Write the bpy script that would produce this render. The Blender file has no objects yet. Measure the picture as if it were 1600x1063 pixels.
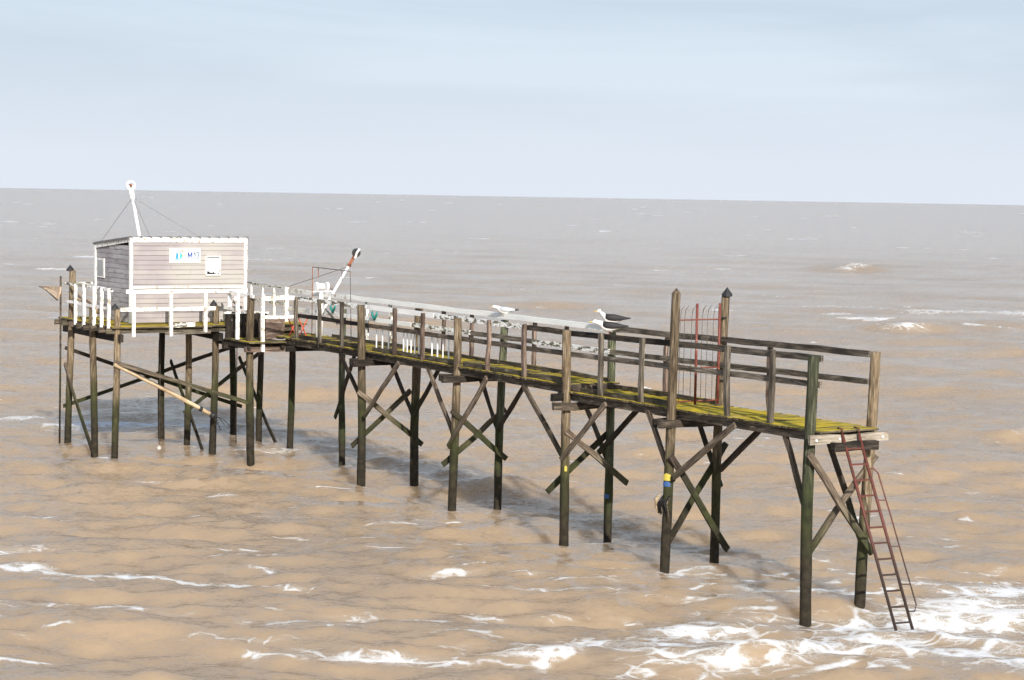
import bpy, math, random
import numpy as np
from mathutils import Vector, Matrix, Quaternion
random.seed(7); rng = np.random.default_rng(11)
scn = bpy.context.scene
COL = scn.collection

# ------------------------------------------------------------------ camera
H = 7.0
ROLL = math.atan(27/1600.0); PITCH = math.atan(225*math.cos(ROLL)/3130.0)
fw = Vector((0, math.cos(PITCH), -math.sin(PITCH))); up = Vector((0, math.sin(PITCH), math.cos(PITCH))); rt = Vector((1, 0, 0))
cr = rt*math.cos(ROLL)+up*math.sin(ROLL); cu = up*math.cos(ROLL)-rt*math.sin(ROLL)
cam = bpy.data.cameras.new('camera'); cam.sensor_width = 36; cam.lens = 70.4; cam.clip_start = .5; cam.clip_end = 60000
camo = bpy.data.objects.new('camera', cam); COL.objects.link(camo)
camo.matrix_world = Matrix(((cr.x, cu.x, -fw.x, 0), (cr.y, cu.y, -fw.y, 0), (cr.z, cu.z, -fw.z, H), (0, 0, 0, 1)))
scn.camera = camo

# ------------------------------------------------------------------ sky, sun, exposure
SUN_EL = math.radians(26); SUN_AZ = math.atan2(.25, -.968)      # azimuth clockwise from +Y
sd = Vector((math.sin(SUN_AZ)*math.cos(SUN_EL), math.cos(SUN_AZ)*math.cos(SUN_EL), math.sin(SUN_EL)))
world = bpy.data.worlds.new('World'); scn.world = world; world.use_nodes = True
wn, wl = world.node_tree.nodes, world.node_tree.links
bg = wn['Background']; bg.inputs['Strength'].default_value = .15
sky = wn.new('ShaderNodeTexSky'); sky.sky_type = 'NISHITA'; sky.sun_disc = False
sky.sun_elevation = SUN_EL; sky.sun_rotation = SUN_AZ; sky.air_density = 1.0; sky.dust_density = 2.0; sky.ozone_density = 1.5
tc = wn.new('ShaderNodeTexCoord'); mp = wn.new('ShaderNodeMapping'); mp.inputs['Scale'].default_value = (2.2, 2.2, 16)
ns = wn.new('ShaderNodeTexNoise'); ns.inputs['Scale'].default_value = 1.5; ns.inputs['Detail'].default_value = 7; ns.inputs['Roughness'].default_value = .5; ns.inputs['Distortion'].default_value = .5
def wmath(op, a, b, clamp=False):
    n = wn.new('ShaderNodeMath'); n.operation = op; n.use_clamp = clamp
    for k, v in enumerate((a, b)):
        if isinstance(v, (int, float)): n.inputs[k].default_value = v
        else: wl.new(v, n.inputs[k])
    return n.outputs[0]
def wmix(f, a, b):
    n = wn.new('ShaderNodeMix'); n.data_type = 'RGBA'
    for k, v in ((0, f), (6, a), (7, b)):
        if isinstance(v, (int, float, tuple)): n.inputs[k].default_value = v
        else: wl.new(v, n.inputs[k])
    return n.outputs[2]
wl.new(tc.outputs['Generated'], mp.inputs['Vector']); wl.new(mp.outputs['Vector'], ns.inputs['Vector'])
sx = wn.new('ShaderNodeSeparateXYZ'); wl.new(tc.outputs['Generated'], sx.inputs[0])
low = wn.new('ShaderNodeMapRange'); low.interpolation_type = 'SMOOTHSTEP'; wl.new(sx.outputs[2], low.inputs[0]); low.inputs[1].default_value = .85; low.inputs[2].default_value = .05   # haze and veil thicken toward the horizon
hor = wn.new('ShaderNodeMapRange'); hor.interpolation_type = 'SMOOTHSTEP'; wl.new(sx.outputs[2], hor.inputs[0]); hor.inputs[1].default_value = .09; hor.inputs[2].default_value = -.01
cl = wn.new('ShaderNodeMapRange'); wl.new(ns.outputs['Fac'], cl.inputs[0]); cl.inputs[1].default_value = .42; cl.inputs[2].default_value = .66
veil = wmix(hor.outputs[0], wmix(cl.outputs[0], (3.28, 3.80, 4.42, 1), (3.78, 4.34, 4.96, 1)), (4.28, 4.62, 5.15, 1))
wl.new(wmix(wmath('MULTIPLY', low.outputs[0], .95), sky.outputs['Color'], veil), bg.inputs['Color'])
sl = bpy.data.lights.new('sun', 'SUN'); sl.energy = 4.5; sl.angle = math.radians(.6); sl.color = (1, .94, .85)
so = bpy.data.objects.new('sun', sl); COL.objects.link(so); so.rotation_euler = (-sd).to_track_quat('-Z', 'Y').to_euler(); so.location = (0, 0, 30)
vs = scn.view_settings; vs.view_transform = 'Standard'; vs.look = 'None'; vs.exposure = 0.3; vs.gamma = 1; vs.use_curve_mapping = False
scn.cycles.use_denoising = True; scn.cycles.max_bounces = 6

# ------------------------------------------------------------------ node helper
class G:
    def __init__(s, name):
        s.m = bpy.data.materials.new(name); s.m.use_nodes = True
        s.n = s.m.node_tree.nodes; s.l = s.m.node_tree.links; s.b = s.n['Principled BSDF']
    def add(s, t, ins=None, **kw):
        n = s.n.new(t)
        for k, v in kw.items(): setattr(n, k, v)
        for k, v in (ins or {}).items(): s.put(n.inputs[k], v)
        return n
    def put(s, sock, v):
        if hasattr(v, 'is_linked') or isinstance(v, bpy.types.NodeSocket): s.l.new(v, sock)
        else:
            if isinstance(v, (tuple, list)) and len(v) == 3 and sock.type == 'RGBA': v = (*v, 1)
            sock.default_value = v
    def math(s, op, a, b=0., c=0., clamp=False):
        n = s.add('ShaderNodeMath', operation=op, use_clamp=clamp)
        s.put(n.inputs[0], a); s.put(n.inputs[1], b); s.put(n.inputs[2], c); return n.outputs[0]
    def mix(s, f, a, b, blend='MIX'):
        n = s.add('ShaderNodeMix', data_type='RGBA', blend_type=blend)
        s.put(n.inputs[0], f); s.put(n.inputs[6], a); s.put(n.inputs[7], b); return n.outputs[2]
    def noise(s, vec, scale, detail=4., rough=.55, dist=0.):
        n = s.add('ShaderNodeTexNoise', {'Scale': scale, 'Detail': detail, 'Roughness': rough, 'Distortion': dist}); s.put(n.inputs['Vector'], vec); return n.outputs['Fac']
    def map(s, vec, scale=(1, 1, 1), rot=(0, 0, 0), loc=(0, 0, 0)):
        n = s.add('ShaderNodeMapping', {'Scale': scale, 'Rotation': rot, 'Location': loc}); s.put(n.inputs['Vector'], vec); return n.outputs[0]
    def step(s, v, a, b):
        n = s.add('ShaderNodeMapRange', interpolation_type='SMOOTHSTEP'); s.put(n.inputs[0], v); s.put(n.inputs[1], a); s.put(n.inputs[2], b); return n.outputs[0]
    def ramp(s, f, stops):
        n = s.add('ShaderNodeValToRGB'); e = n.color_ramp.elements
        while len(e) < len(stops): e.new(.5)
        for k, (p, c) in enumerate(stops): e[k].position = p; e[k].color = (*c, 1)
        s.put(n.inputs['Fac'], f); return n.outputs['Color']

def wood(name, dark, mid, light, algae=0., moss=0., flake=0., flake_col=(.86, .86, .83), rough=.85, tint=.35):
    """weathered timber; the grain runs along the piece's own X axis"""
    g = G(name); tc = g.add('ShaderNodeTexCoord').outputs['Object']; geo = g.add('ShaderNodeNewGeometry'); pos = geo.outputs['Position']
    oi = g.add('ShaderNodeObjectInfo').outputs['Random']
    off = g.add('ShaderNodeCombineXYZ'); g.put(off.inputs[0], g.math('MULTIPLY', oi, 37.)); g.put(off.inputs[1], g.math('MULTIPLY', oi, 11.))
    va = g.add('ShaderNodeVectorMath', operation='ADD'); g.put(va.inputs[0], tc); g.put(va.inputs[1], off.outputs[0]); tv = va.outputs[0]
    grain = g.noise(g.map(tv, (1.6, 22, 22)), 1.5, 6, .62, .5)
    col = g.ramp(grain, [(.32, dark), (.52, mid), (.76, light)])
    blot = g.noise(g.map(tv, (1.2, 4, 4)), 1.4, 4, .6)
    col = g.mix(g.math('MULTIPLY', g.step(blot, .48, .66), .75), col, dark)
    k = g.math('ADD', g.math('MULTIPLY', oi, 2*tint), 1-tint)
    kc = g.add('ShaderNodeCombineColor'); [g.put(kc.inputs[i], k) for i in range(3)]
    col = g.mix(1., col, kc.outputs[0], 'MULTIPLY')
    rg = rough
    if flake:
        fl = g.noise(g.map(tv, (3, 9, 9)), 1.8, 6, .68)
        col = g.mix(g.step(fl, .66-flake*.42, .72-flake*.42), col, flake_col)
    if moss:
        mn = g.noise(pos, 1.5, 5, .62); nz = g.add('ShaderNodeSeparateXYZ'); g.put(nz.inputs[0], geo.outputs['Normal'])
        m = g.math('MULTIPLY', g.step(mn, .62-moss*.3, .72-moss*.3), g.step(nz.outputs[2], .3, .8))
        fine = g.noise(pos, 16, 4, .6)
        col = g.mix(g.math('MULTIPLY', m, g.step(fine, .20, .42)), col, g.ramp(g.noise(pos, 3.1, 3), [(.32, (.26, .22, .02)), (.58, (.56, .41, .018))]))
    if algae:
        sp = g.add('ShaderNodeSeparateXYZ'); g.put(sp.inputs[0], pos)
        zz = g.math('ADD', sp.outputs[2], g.math('MULTIPLY', g.math('SUBTRACT', g.noise(g.map(pos, (3, 3, .9)), 1.6, 5, .65), .5), -2.4*algae))
        zz = g.math('ADD', zz, g.math('MULTIPLY', g.math('SUBTRACT', oi, .5), .7))
        col = g.mix(g.math('MULTIPLY', g.math('SUBTRACT', 1., g.step(zz, 1.3, 2.5)), .9), col, g.ramp(g.noise(pos, 5, 4), [(.3, (.014, .016, .007)), (.6, (.038, .047, .013)), (.8, (.060, .052, .024))]))
        col = g.mix(g.math('SUBTRACT', 1., g.step(zz, .45, 1.55)), col, g.ramp(g.noise(pos, 9, 4), [(.3, (.012, .010, .007)), (.75, (.045, .036, .022))]))
    g.put(g.b.inputs['Base Color'], col); g.b.inputs['Roughness'].default_value = rg; g.b.inputs['Specular IOR Level'].default_value = .25
    bp = g.add('ShaderNodeBump', {'Strength': .55, 'Distance': .012, 'Height': grain}); g.l.new(bp.outputs[0], g.b.inputs['Normal'])
    return g.m

def paint(name, col, wear=(.3, .25, .2), amt=.25, rough=.6, scale=6., metallic=0.):
    g = G(name); tc = g.add('ShaderNodeTexCoord').outputs['Object']; oi = g.add('ShaderNodeObjectInfo').outputs['Random']
    va = g.add('ShaderNodeVectorMath', operation='ADD'); g.put(va.inputs[0], tc); g.put(va.inputs[1], oi)
    n = g.noise(va.outputs[0], scale, 6, .66); n2 = g.noise(va.outputs[0], scale*.25, 3)
    c = g.mix(g.math('MULTIPLY', g.step(n2, .4, .75), .25), col, wear)
    c = g.mix(g.step(n, .72-amt*.5, .80-amt*.5), c, wear)
    g.put(g.b.inputs['Base Color'], c); g.b.inputs['Roughness'].default_value = rough; g.b.inputs['Metallic'].default_value = metallic
    bp = g.add('ShaderNodeBump', {'Strength': .3, 'Distance': .004, 'Height': n}); g.l.new(bp.outputs[0], g.b.inputs['Normal'])
    return g.m

M = {}
M['pile'] = wood('pile_timber', (.045, .031, .019), (.165, .122, .076), (.42, .355, .25), algae=.55)
M['pile_green'] = wood('pile_timber_green', (0.022, 0.026, 0.014), (0.071, 0.077, 0.045), (0.277, 0.260, 0.168), algae=.55)
M['brace'] = wood('brace_timber', (0.033, 0.023, 0.017), (0.118, 0.090, 0.065), (0.336, 0.277, 0.210), algae=.42)
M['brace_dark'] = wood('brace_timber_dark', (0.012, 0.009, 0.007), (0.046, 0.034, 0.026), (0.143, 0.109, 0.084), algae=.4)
M['beam'] = wood('beam_timber', (0.025, 0.019, 0.014), (0.093, 0.073, 0.055), (0.277, 0.235, 0.176))
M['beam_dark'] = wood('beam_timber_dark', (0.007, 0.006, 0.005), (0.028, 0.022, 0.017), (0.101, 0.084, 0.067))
M['rail'] = wood('rail_timber', (.030, .025, .020), (.125, .105, .082), (.33, .29, .235))
M['post'] = wood('post_timber', (0.047, 0.030, 0.024), (0.161, 0.115, 0.090), (0.386, 0.311, 0.252))
M['toe'] = wood('toe_board_timber', (0.017, 0.014, 0.010), (0.074, 0.062, 0.043), (0.227, 0.197, 0.143), moss=.25)
M['plank'] = wood('deck_plank', (0.033, 0.026, 0.015), (0.112, 0.090, 0.056), (0.286, 0.244, 0.160), moss=1.05)
M['plank_dull'] = wood('deck_plank_dull', (0.028, 0.022, 0.013), (0.093, 0.077, 0.046), (0.244, 0.210, 0.126), moss=.55)
M['flaky'] = wood('flaky_white_timber', (.20, .18, .13), (.42, .39, .30), (.62, .60, .50), flake=.95, tint=.1)
M['flaky2'] = wood('worn_white_timber', (0.066, 0.055, 0.036), (0.186, 0.167, 0.118), (0.386, 0.361, 0.277), flake=.48, tint=.2)
M['white'] = paint('white_paint', (.82, .81, .79), (.38, .34, .27), .38, .6, 9.)
M['white_metal'] = paint('white_metal', (.80, .80, .80), (.40, .20, .10), .12, .4)
M['rust'] = paint('rust', (.34, .12, .05), (.10, .045, .025), .5, .8, 14)
M['red'] = paint('red_iron', (.15, .030, .020), (.36, .19, .12), .28, .6, 16)
M['black'] = paint('black_cap', (.018, .018, .020), (.06, .055, .05), .2, .6)
M['wire'] = paint('wire', (.10, .09, .085), (.2, .12, .08), .3, .6)
M['blue'] = paint('blue_paint', (.03, .09, .26), (.1, .1, .1), .2); M['yellow'] = paint('yellow_paint', (.50, .41, .06), (.25, .2, .1), .2)
M['teal'] = paint('teal_net', (.02, .22, .19), (.02, .10, .09), .3)
M['orange'] = paint('red_strap', (.60, .09, .035), (.3, .06, .03), .2)
M['net'] = wood('tan_net', (.34, .24, .16), (.55, .42, .30), (.70, .57, .44))
M['hanger'] = wood('pale_squared_timber', (.13, .105, .08), (.33, .285, .225), (.50, .45, .38))
M['bamboo'] = wood('pale_pole', (.24, .17, .10), (.44, .34, .22), (.60, .49, .34))
M['glass'] = paint('dark_pane', (.012, .012, .014), (.03, .03, .03), .1, .12)
M['pane'] = paint('grey_pane', (.35, .36, .37), (.2, .2, .2), .2, .15)
M['curtain'] = paint('white_blind', (.84, .84, .83), (.75, .75, .74), .1, .9)
M['roof'] = paint('roof_sheet', (.16, .15, .15), (.07, .06, .055), .3, .6)

def boards(name, cols, peel, peel_col, amt):
    g = G(name); tc = g.add('ShaderNodeTexCoord').outputs['Object']; pos = g.add('ShaderNodeNewGeometry').outputs['Position']
    oi = g.add('ShaderNodeObjectInfo').outputs['Random']; off = g.add('ShaderNodeCombineXYZ'); g.put(off.inputs[0], g.math('MULTIPLY', oi, 23.))
    va = g.add('ShaderNodeVectorMath', operation='ADD'); g.put(va.inputs[0], tc); g.put(va.inputs[1], off.outputs[0]); tv = va.outputs[0]
    base = g.ramp(g.math('ADD', g.noise(pos, .9, 3, .5), g.math('MULTIPLY', g.math('SUBTRACT', oi, .5), .26)), [(.36, cols[0]), (.5, cols[1]), (.64, cols[2])])
    st = g.noise(g.map(tv, (2.2, 16, 16)), 1.6, 6, .68, .3)
    c = g.mix(g.step(st, peel, peel+.1), base, peel_col)
    c = g.mix(g.math('MULTIPLY', g.step(g.noise(g.map(tv, (.8, 3, 3)), 1.5, 4, .6), .5, .75), amt), c, peel_col)
    g.put(g.b.inputs['Base Color'], c); g.b.inputs['Roughness'].default_value = .8; g.b.inputs['Specular IOR Level'].default_value = .25
    bp = g.add('ShaderNodeBump', {'Strength': .35, 'Distance': .006, 'Height': st}); g.l.new(bp.outputs[0], g.b.inputs['Normal'])
    return g.m
M['board'] = boards('mauve_white_board', ((.42, .40, .37), (.385, .355, .348), (.325, .292, .30)), .66, (.30, .25, .24), .22)
M['board_side'] = boards('peeling_grey_board', ((.42, .41, .42), (.36, .345, .36), (.31, .28, .30)), .58, (.10, .085, .085), .5)

# ------------------------------------------------------------------ pier frame: s along the walkway out to sea, t across it
U = Vector((-.51, .86, 0)).normalized(); V = Vector((U.y, -U.x, 0)); A0 = Vector((5.2, 34.3, 0)); Z = Vector((0, 0, 1))
def W(s, t, z): return A0+U*s+V*t+Z*z

def link(name, me, mat, parent=None, loc=None, rot=None):
    o = bpy.data.objects.new(name, me); COL.objects.link(o)
    if mat is not None and not me.materials: me.materials.append(mat)
    loc = Vector(loc) if loc is not None else Vector((0, 0, 0))
    if parent is not None:
        o.parent = parent
        loc = loc-origin(parent)
    o.location = loc
    if rot is not None: o.rotation_mode = 'QUATERNION'; o.rotation_quaternion = rot
    return o
ORG = {}
def origin(o):
    return ORG.get(o.name, Vector((0, 0, 0)))
def thing(name, label, cat, loc, group=None):
    o = bpy.data.objects.new(name, None); COL.objects.link(o); o.location = loc; o.empty_display_size = .3
    o['label'] = label; o['category'] = cat
    if group: o['group'] = group
    ORG[o.name] = Vector(loc); return o
def mesh(name, v, f, smooth=False):
    me = bpy.data.meshes.new(name); me.from_pydata([tuple(p) for p in v], [], f); me.update()
    if smooth: me.polygons.foreach_set('use_smooth', [True]*len(me.polygons))
    return me
def frame(d, hint=Z):
    """rotation whose X runs along d and whose Z is as near to hint as it can be"""
    x = d.normalized(); y = hint.cross(x)
    if y.length < 1e-4: y = Vector((0, 1, 0)).cross(x) if abs(x.y) < .9 else Vector((1, 0, 0)).cross(x)
    y.normalize(); z = x.cross(y)
    return Matrix((x, y, z)).transposed().to_quaternion()
def box_mesh(L, w, h, seg=4, jit=.006, name='beam'):
    v, f = [], []
    for i in range(seg+1):
        x = L*i/seg; dy, dz = random.gauss(0, jit), random.gauss(0, jit)
        for (a, b) in ((-1, -1), (1, -1), (1, 1), (-1, 1)):
            v.append((x+(random.gauss(0, jit) if i in (0, seg) else 0), a*w/2+dy+random.gauss(0, jit*.4), b*h/2+dz+random.gauss(0, jit*.4)))
    for i in range(seg):
        for k in range(4): a = 4*i+k; b = 4*i+(k+1) % 4; f.append((a, b, b+4, a+4))
    f += [(3, 2, 1, 0), tuple(4*seg+k for k in range(4))]
    return mesh(name, v, f)
def beam(name, p0, p1, w, h, mat, parent, hint=Z, jit=.008, seg=4):
    p0, p1 = Vector(p0), Vector(p1); d = p1-p0
    return link(name, box_mesh(d.length, w, h, seg, jit), mat, parent, p0, frame(d, hint))
def rod_mesh(L, r0, r1, n=8, rings=1, jit=0., bend=0., cap=None):
    v, f = [], []; ph = random.random()*6.28
    for i in range(rings+1):
        q = i/rings; r = r0+(r1-r0)*q
        oy, oz = bend*math.sin(q*math.pi*1.4+ph), bend*math.cos(q*math.pi*1.1+ph)
        if i == 0: b0 = (oy, oz)
        oy -= b0[0]; oz -= b0[1]
        for k in range(n):
            a = 2*math.pi*k/n; rr = r*(1+random.gauss(0, jit)); v.append((L*q, oy+rr*math.cos(a), oz+rr*math.sin(a)))
    for i in range(rings):
        for k in range(n): a = n*i+k; b = n*i+(k+1) % n; f.append((a, b, b+n, a+n))
    f.append(tuple(reversed(range(n))))
    e = rings*n
    if cap:
        v.append((L+cap, oy, oz)); f += [(e+k, e+(k+1) % n, len(v)-1) for k in range(n)]
    else: f.append(tuple(e+k for k in range(n)))
    return mesh('rod', v, f, n > 6)
def rod(name, p0, p1, r, mat, parent, r1=None, n=8, rings=1, jit=0., bend=0., cap=None):
    p0, p1 = Vector(p0), Vector(p1); d = p1-p0
    return link(name, rod_mesh(d.length, r, r if r1 is None else r1, n, rings, jit, bend, cap), mat, parent, p0, frame(d, V))
def tube(name, pts, r, mat, parent, n=6):
    """one bent bar or rope through the points"""
    pts = [Vector(p) for p in pts]; v, f = [], []; o = pts[0]; hint = Vector((.31, .2, .93))
    for i, p in enumerate(pts):
        d = (pts[min(i+1, len(pts)-1)]-pts[max(i-1, 0)]).normalized(); a = d.cross(hint).normalized(); b = d.cross(a)
        for k in range(n): q = 2*math.pi*k/n; v.append(p-o+(a*math.cos(q)+b*math.sin(q))*(r[i] if isinstance(r, (list, tuple)) else r))
    m = len(pts)
    for i in range(m-1):
        for k in range(n): a = n*i+k; b = n*i+(k+1) % n; f.append((a, b, b+n, a+n))
    f += [tuple(reversed(range(n))), tuple((m-1)*n+k for k in range(n))]
    return link(name, mesh(name, v, f, True), mat, parent, o)
def slab(name, poly, th, mat, parent, org, ex, ey, ez):
    """flat outline poly (in ex, ey) of thickness th along ez, standing at org"""
    n = len(poly); v = [ex*a+ey*b for a, b in poly]+[ex*a+ey*b+ez*th for a, b in poly]
    f = [tuple(reversed(range(n))), tuple(range(n, 2*n))]+[(k, (k+1) % n, (k+1) % n+n, k+n) for k in range(n)]
    return link(name, mesh(name, v, f), mat, parent, org)

# ------------------------------------------------------------------ the sea
PILES = [(-.70, -.6), (-.66, .72), (3.28, -.6), (3.5, .72), (7.05, -.6), (7.36, .72), (11.66, -.6), (11.8, .72), (16.22, -.6), (15.86, .72), (19.9, .72), (22.55, -4.55), (24.15, -4.55), (26.15, -4.55), (22.85, -1.72), (24.66, -1.75), (26.4, -1.75), (21.05, -1.38), (24.75, .45), (26.7, .45), (22.73, .45)]
def build_sea():
    nr = 800
    q = np.arange(nr)/(nr-1.)
    dyp = 1480*(1-q)**1.3+.75
    D = 7*3130./dyp                               # rows: close together near the pier, wide apart far out
    inner = np.linspace(-.34, .34, 760)
    outer = np.geomspace(.345, 1.6, 40)
    ta = np.concatenate([-outer[::-1], inner, outer])
    X = D[:, None]*ta[None, :]; Y = np.repeat(D[:, None], len(ta), 1)
    dD = np.gradient(D)[:, None]; dX = (D*(.68/760))[:, None]
    z = np.zeros_like(X); 
    wd = math.radians(-98)
    for i in range(110):
        lam = .55*(26/.55)**rng.random(); k = 2*math.pi/lam
        th = wd+rng.normal(0, .38 if lam > 3 else .5); kx, ky = k*math.cos(th), k*math.sin(th)
        amp = .0046*lam**.66*(1.0 if lam < 9 else .8)*(1.3 if lam < 2.2 else 1.)
        res = np.clip((lam/np.maximum(dD*abs(math.sin(th))+dX*abs(math.cos(th)), 1e-6)-2.2)/2.5, 0, 1)
        ph = kx*X+ky*Y+rng.random()*6.283
        env = .55+.9*np.clip(.5+.5*np.sin(X*rng.uniform(.02, .12)+Y*rng.uniform(.02, .1)+rng.random()*6), 0, 1)
        s = np.sin(ph); z += res*amp*env*(s+.22*np.cos(2*ph))
    foam = np.zeros_like(X)
    def ridge(cx, cy, lx, ly, ang, hgt, fo, skew=.5):
        nonlocal z, foam
        c, s = math.cos(ang), math.sin(ang); a = (X-cx)*c+(Y-cy)*s; b = -(X-cx)*s+(Y-cy)*c
        b = b+.35*ly*np.sin(a*2.1/lx*2+cx)
        e = np.exp(-(a/lx)**2); w = np.where(b < 0, b/(ly*skew), b/ly)
        z += hgt*e*np.exp(-w**2); foam = np.maximum(foam, fo*e*np.exp(-((b+ly*.15)/(ly*.8))**2))
    def patch(cx, cy, lx, ly, ang, fo):
        r = abs(math.sin(ang))*lx*1.4+4*ly; i0, i1 = np.searchsorted(D, cy-r), np.searchsorted(D, cy+r)+1      # only the rows it can touch
        c, s = math.cos(ang), math.sin(ang); x, y = X[i0:i1]-cx, Y[i0:i1]-cy; a = x*c+y*s; b = -x*s+y*c
        b = b+.5*ly*np.sin(a*3.1/lx+cx*3)
        foam[i0:i1] = np.maximum(foam[i0:i1], fo*np.exp(-(a/lx)**4)*np.exp(-(b/ly)**2))
    # the breaker by the ladder and the backwash round it
    ridge(5.0, 30.3, 1.5, .45, .12, .22, .80); ridge(3.0, 29.6, 1.3, .4, .2, .10, .70); ridge(7.4, 31.4, 1.4, .5, -.2, .16, .8)
    patch(7.6, 33.2, 3.6, 1.9, -.05, .86); patch(9.4, 36.2, 2.2, 1.0, .1, .92); patch(4.5, 31.6, 3.2, 1.5, .05, .80); patch(1.6, 30.3, 2.6, .9, .08, .72); patch(5.5, 30, 5, 1.2, .0, .74); patch(3.2, 32.6, 2.0, .7, .15, .66)
    patch(6.2, 35.0, 1.4, .5, .3, .62); patch(9, 30.5, 4, 1.6, 0, .80); patch(11, 34, 2.2, 2, 0, .72)
    patch(4.2, 33.6, 1.6, .5, .2, .6); patch(2.2, 34.6, 2.4, .35, -.05, .5); patch(1.5, 37.0, 2.4, .35, -.1, .42)
    # lacy streaks on the left and in the middle foreground
    for a in ((-8.6, 36.5, 2.2, .55, -.12, 0.75), (-6.6, 35.6, 2.6, .38, -.12, 0.75), (-4.4, 35.2, 1.5, .3, -.1, 0.71), (-6.8, 33.0, 1.8, .5, -.15, 0.64), (-3.2, 32.6, 1.6, .55, .05, 0.69),
              (-1.0, 32.9, 1.4, .4, -.05, 0.64), (-2.0, 30.0, 2.2, .45, .12, 0.75), (.3, 30.2, 1.4, .4, .1, 0.71), (-.5, 36.3, 1.8, .5, .05, 0.61), (1.2, 36.0, 1.4, .45, .0, 0.61), (-9.6, 38.6, 1.0, .5, -.1, 0.64), (-2.4, 41.3, .9, .35, .1, 0.57),
              (-4.2, 30.8, 1.2, .35, .1, 0.59), (-8.2, 31.2, 1.5, .3, -.1, 0.51)):
        patch(*a)
    for s_, t_ in PILES:
        c = A0+U*s_+V*t_; patch(c.x+.05, c.y-.12, .32, .13, .1, .78)
    for i in range(220):
        d = 29*(75/29)**rng.random(); x = d*rng.uniform(-.30, .30); L = rng.uniform(.25, 1.3)
        patch(x, d, L, rng.uniform(.08, .26), rng.normal(-.05, .12), rng.uniform(.52, .76))
    for i in range(60):
        x = rng.uniform(.5, 11); d = rng.uniform(29.2, 38-.35*max(0, 6-x)); patch(x, d, rng.uniform(.4, 1.5), rng.uniform(.1, .4), rng.normal(0, .25), rng.uniform(.55, .85))
    # foam trailing behind the hut piles, and to the right
    patch(-11.2, 59.8, 3.4, 1.3, -.12, .88); patch(-15.5, 61.5, 2.4, 1.0, -.1, .80); patch(-8.0, 61.5, 2.0, .8, -.1, .55)
    patch(31, 128, 8, 3.4, .05, .80); patch(20, 134, 8, 2.5, .0, .58); ridge(21, 108, 3.0, 1.6, .1, .5, .74); ridge(26, 110, 4, 1.2, .1, .28, .62); ridge(34.6, 205, 4.2, 2.6, .0, .7, .80)
    ridge(15.6, 61, 1.6, .8, .05, .12, .55); ridge(2.4, 90, 1.6, 1.0, 0, .2, .35)
    for i in range(280):                                                     # whitecaps out to the horizon
        d = 90*(2600/90)**(rng.random()**.8); x = d*rng.uniform(-.34, .34); L = rng.uniform(.5, 1.5)*(1+d/260)
        patch(x, d, L, .35*L*(1+d/420), rng.normal(0, .08), rng.uniform(.75, 1.1))
    me = bpy.data.meshes.new('sea'); nc = len(ta); nv = nr*nc
    co = np.stack([X, Y, z], -1).reshape(-1, 3).astype(np.float32)
    me.vertices.add(nv); me.vertices.foreach_set('co', co.ravel())
    idx = np.arange(nv).reshape(nr, nc); quad = np.stack([idx[:-1, :-1], idx[:-1, 1:], idx[1:, 1:], idx[1:, :-1]], -1).reshape(-1, 4)
    nq = len(quad); me.loops.add(nq*4); me.loops.foreach_set('vertex_index', quad.ravel().astype(np.int32))
    me.polygons.add(nq); me.polygons.foreach_set('loop_start', np.arange(0, nq*4, 4, dtype=np.int32)); me.polygons.foreach_set('loop_total', np.full(nq, 4, dtype=np.int32))
    me.polygons.foreach_set('use_smooth', np.ones(nq, dtype=bool))
    at = me.attributes.new('foam', 'FLOAT', 'POINT'); at.data.foreach_set('value', foam.ravel().astype(np.float32))
    me.update(); me.validate()
    g = G('muddy_sea'); pos = g.add('ShaderNodeNewGeometry').outputs['Position']
    fo = g.add('ShaderNodeAttribute', attribute_name='foam').outputs['Fac']
    big = g.noise(g.map(pos, (.10, .22, 1)), 1.0, 4, .55, .6); mid = g.noise(g.map(pos, (.5, 1.1, 1)), 1.0, 5, .6, .5)
    col = g.ramp(g.math('ADD', g.math('MULTIPLY', big, .55), g.math('MULTIPLY', mid, .45)), [(.34, (.360, .262, .168)), (.5, (.392, .285, .182)), (.66, (.422, .306, .195))])
    # lace: warped cell borders plus torn noise
    wv = g.add('ShaderNodeTexNoise', {'Scale': .9, 'Detail': 5.}); g.put(wv.inputs['Vector'], pos)
    wsc = g.add('ShaderNodeVectorMath', operation='SCALE'); g.put(wsc.inputs[0], wv.outputs['Color']); wsc.inputs['Scale'].default_value = 1.5
    wp = g.add('ShaderNodeVectorMath', operation='ADD'); g.put(wp.inputs[0], g.map(pos, (.8, 1.25, 0))); g.put(wp.inputs[1], wsc.outputs[0])
    v1 = g.add('ShaderNodeTexVoronoi', {'Scale': 1.5}, feature='DISTANCE_TO_EDGE'); g.put(v1.inputs['Vector'], wp.outputs[0])
    v2 = g.add('ShaderNodeTexVoronoi', {'Scale': 4.2}, feature='DISTANCE_TO_EDGE'); g.put(v2.inputs['Vector'], wp.outputs[0])
    lace = g.math('MAXIMUM', g.math('SUBTRACT', 1., g.step(v1.outputs['Distance'], 0., .26)), g.math('MULTIPLY', g.math('SUBTRACT', 1., g.step(v2.outputs['Distance'], 0., .22)), .72))
    v3 = g.add('ShaderNodeTexVoronoi', {'Scale': 9.5}, feature='DISTANCE_TO_EDGE'); g.put(v3.inputs['Vector'], wp.outputs[0])
    lace = g.math('MAXIMUM', lace, g.math('MULTIPLY', g.math('SUBTRACT', 1., g.step(v3.outputs['Distance'], 0., .25)), .62))
    torn = g.noise(g.map(pos, (.7, 1.5, 1)), 1.5, 7, .68, .8)
    val = g.math('ADD', g.math('MULTIPLY', lace, .34), g.math('MULTIPLY', torn, .66))
    thr = g.math('SUBTRACT', .98, g.math('MULTIPLY', fo, .66))
    fm = g.step(g.math('SUBTRACT', val, thr), -.05, .17)
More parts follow.
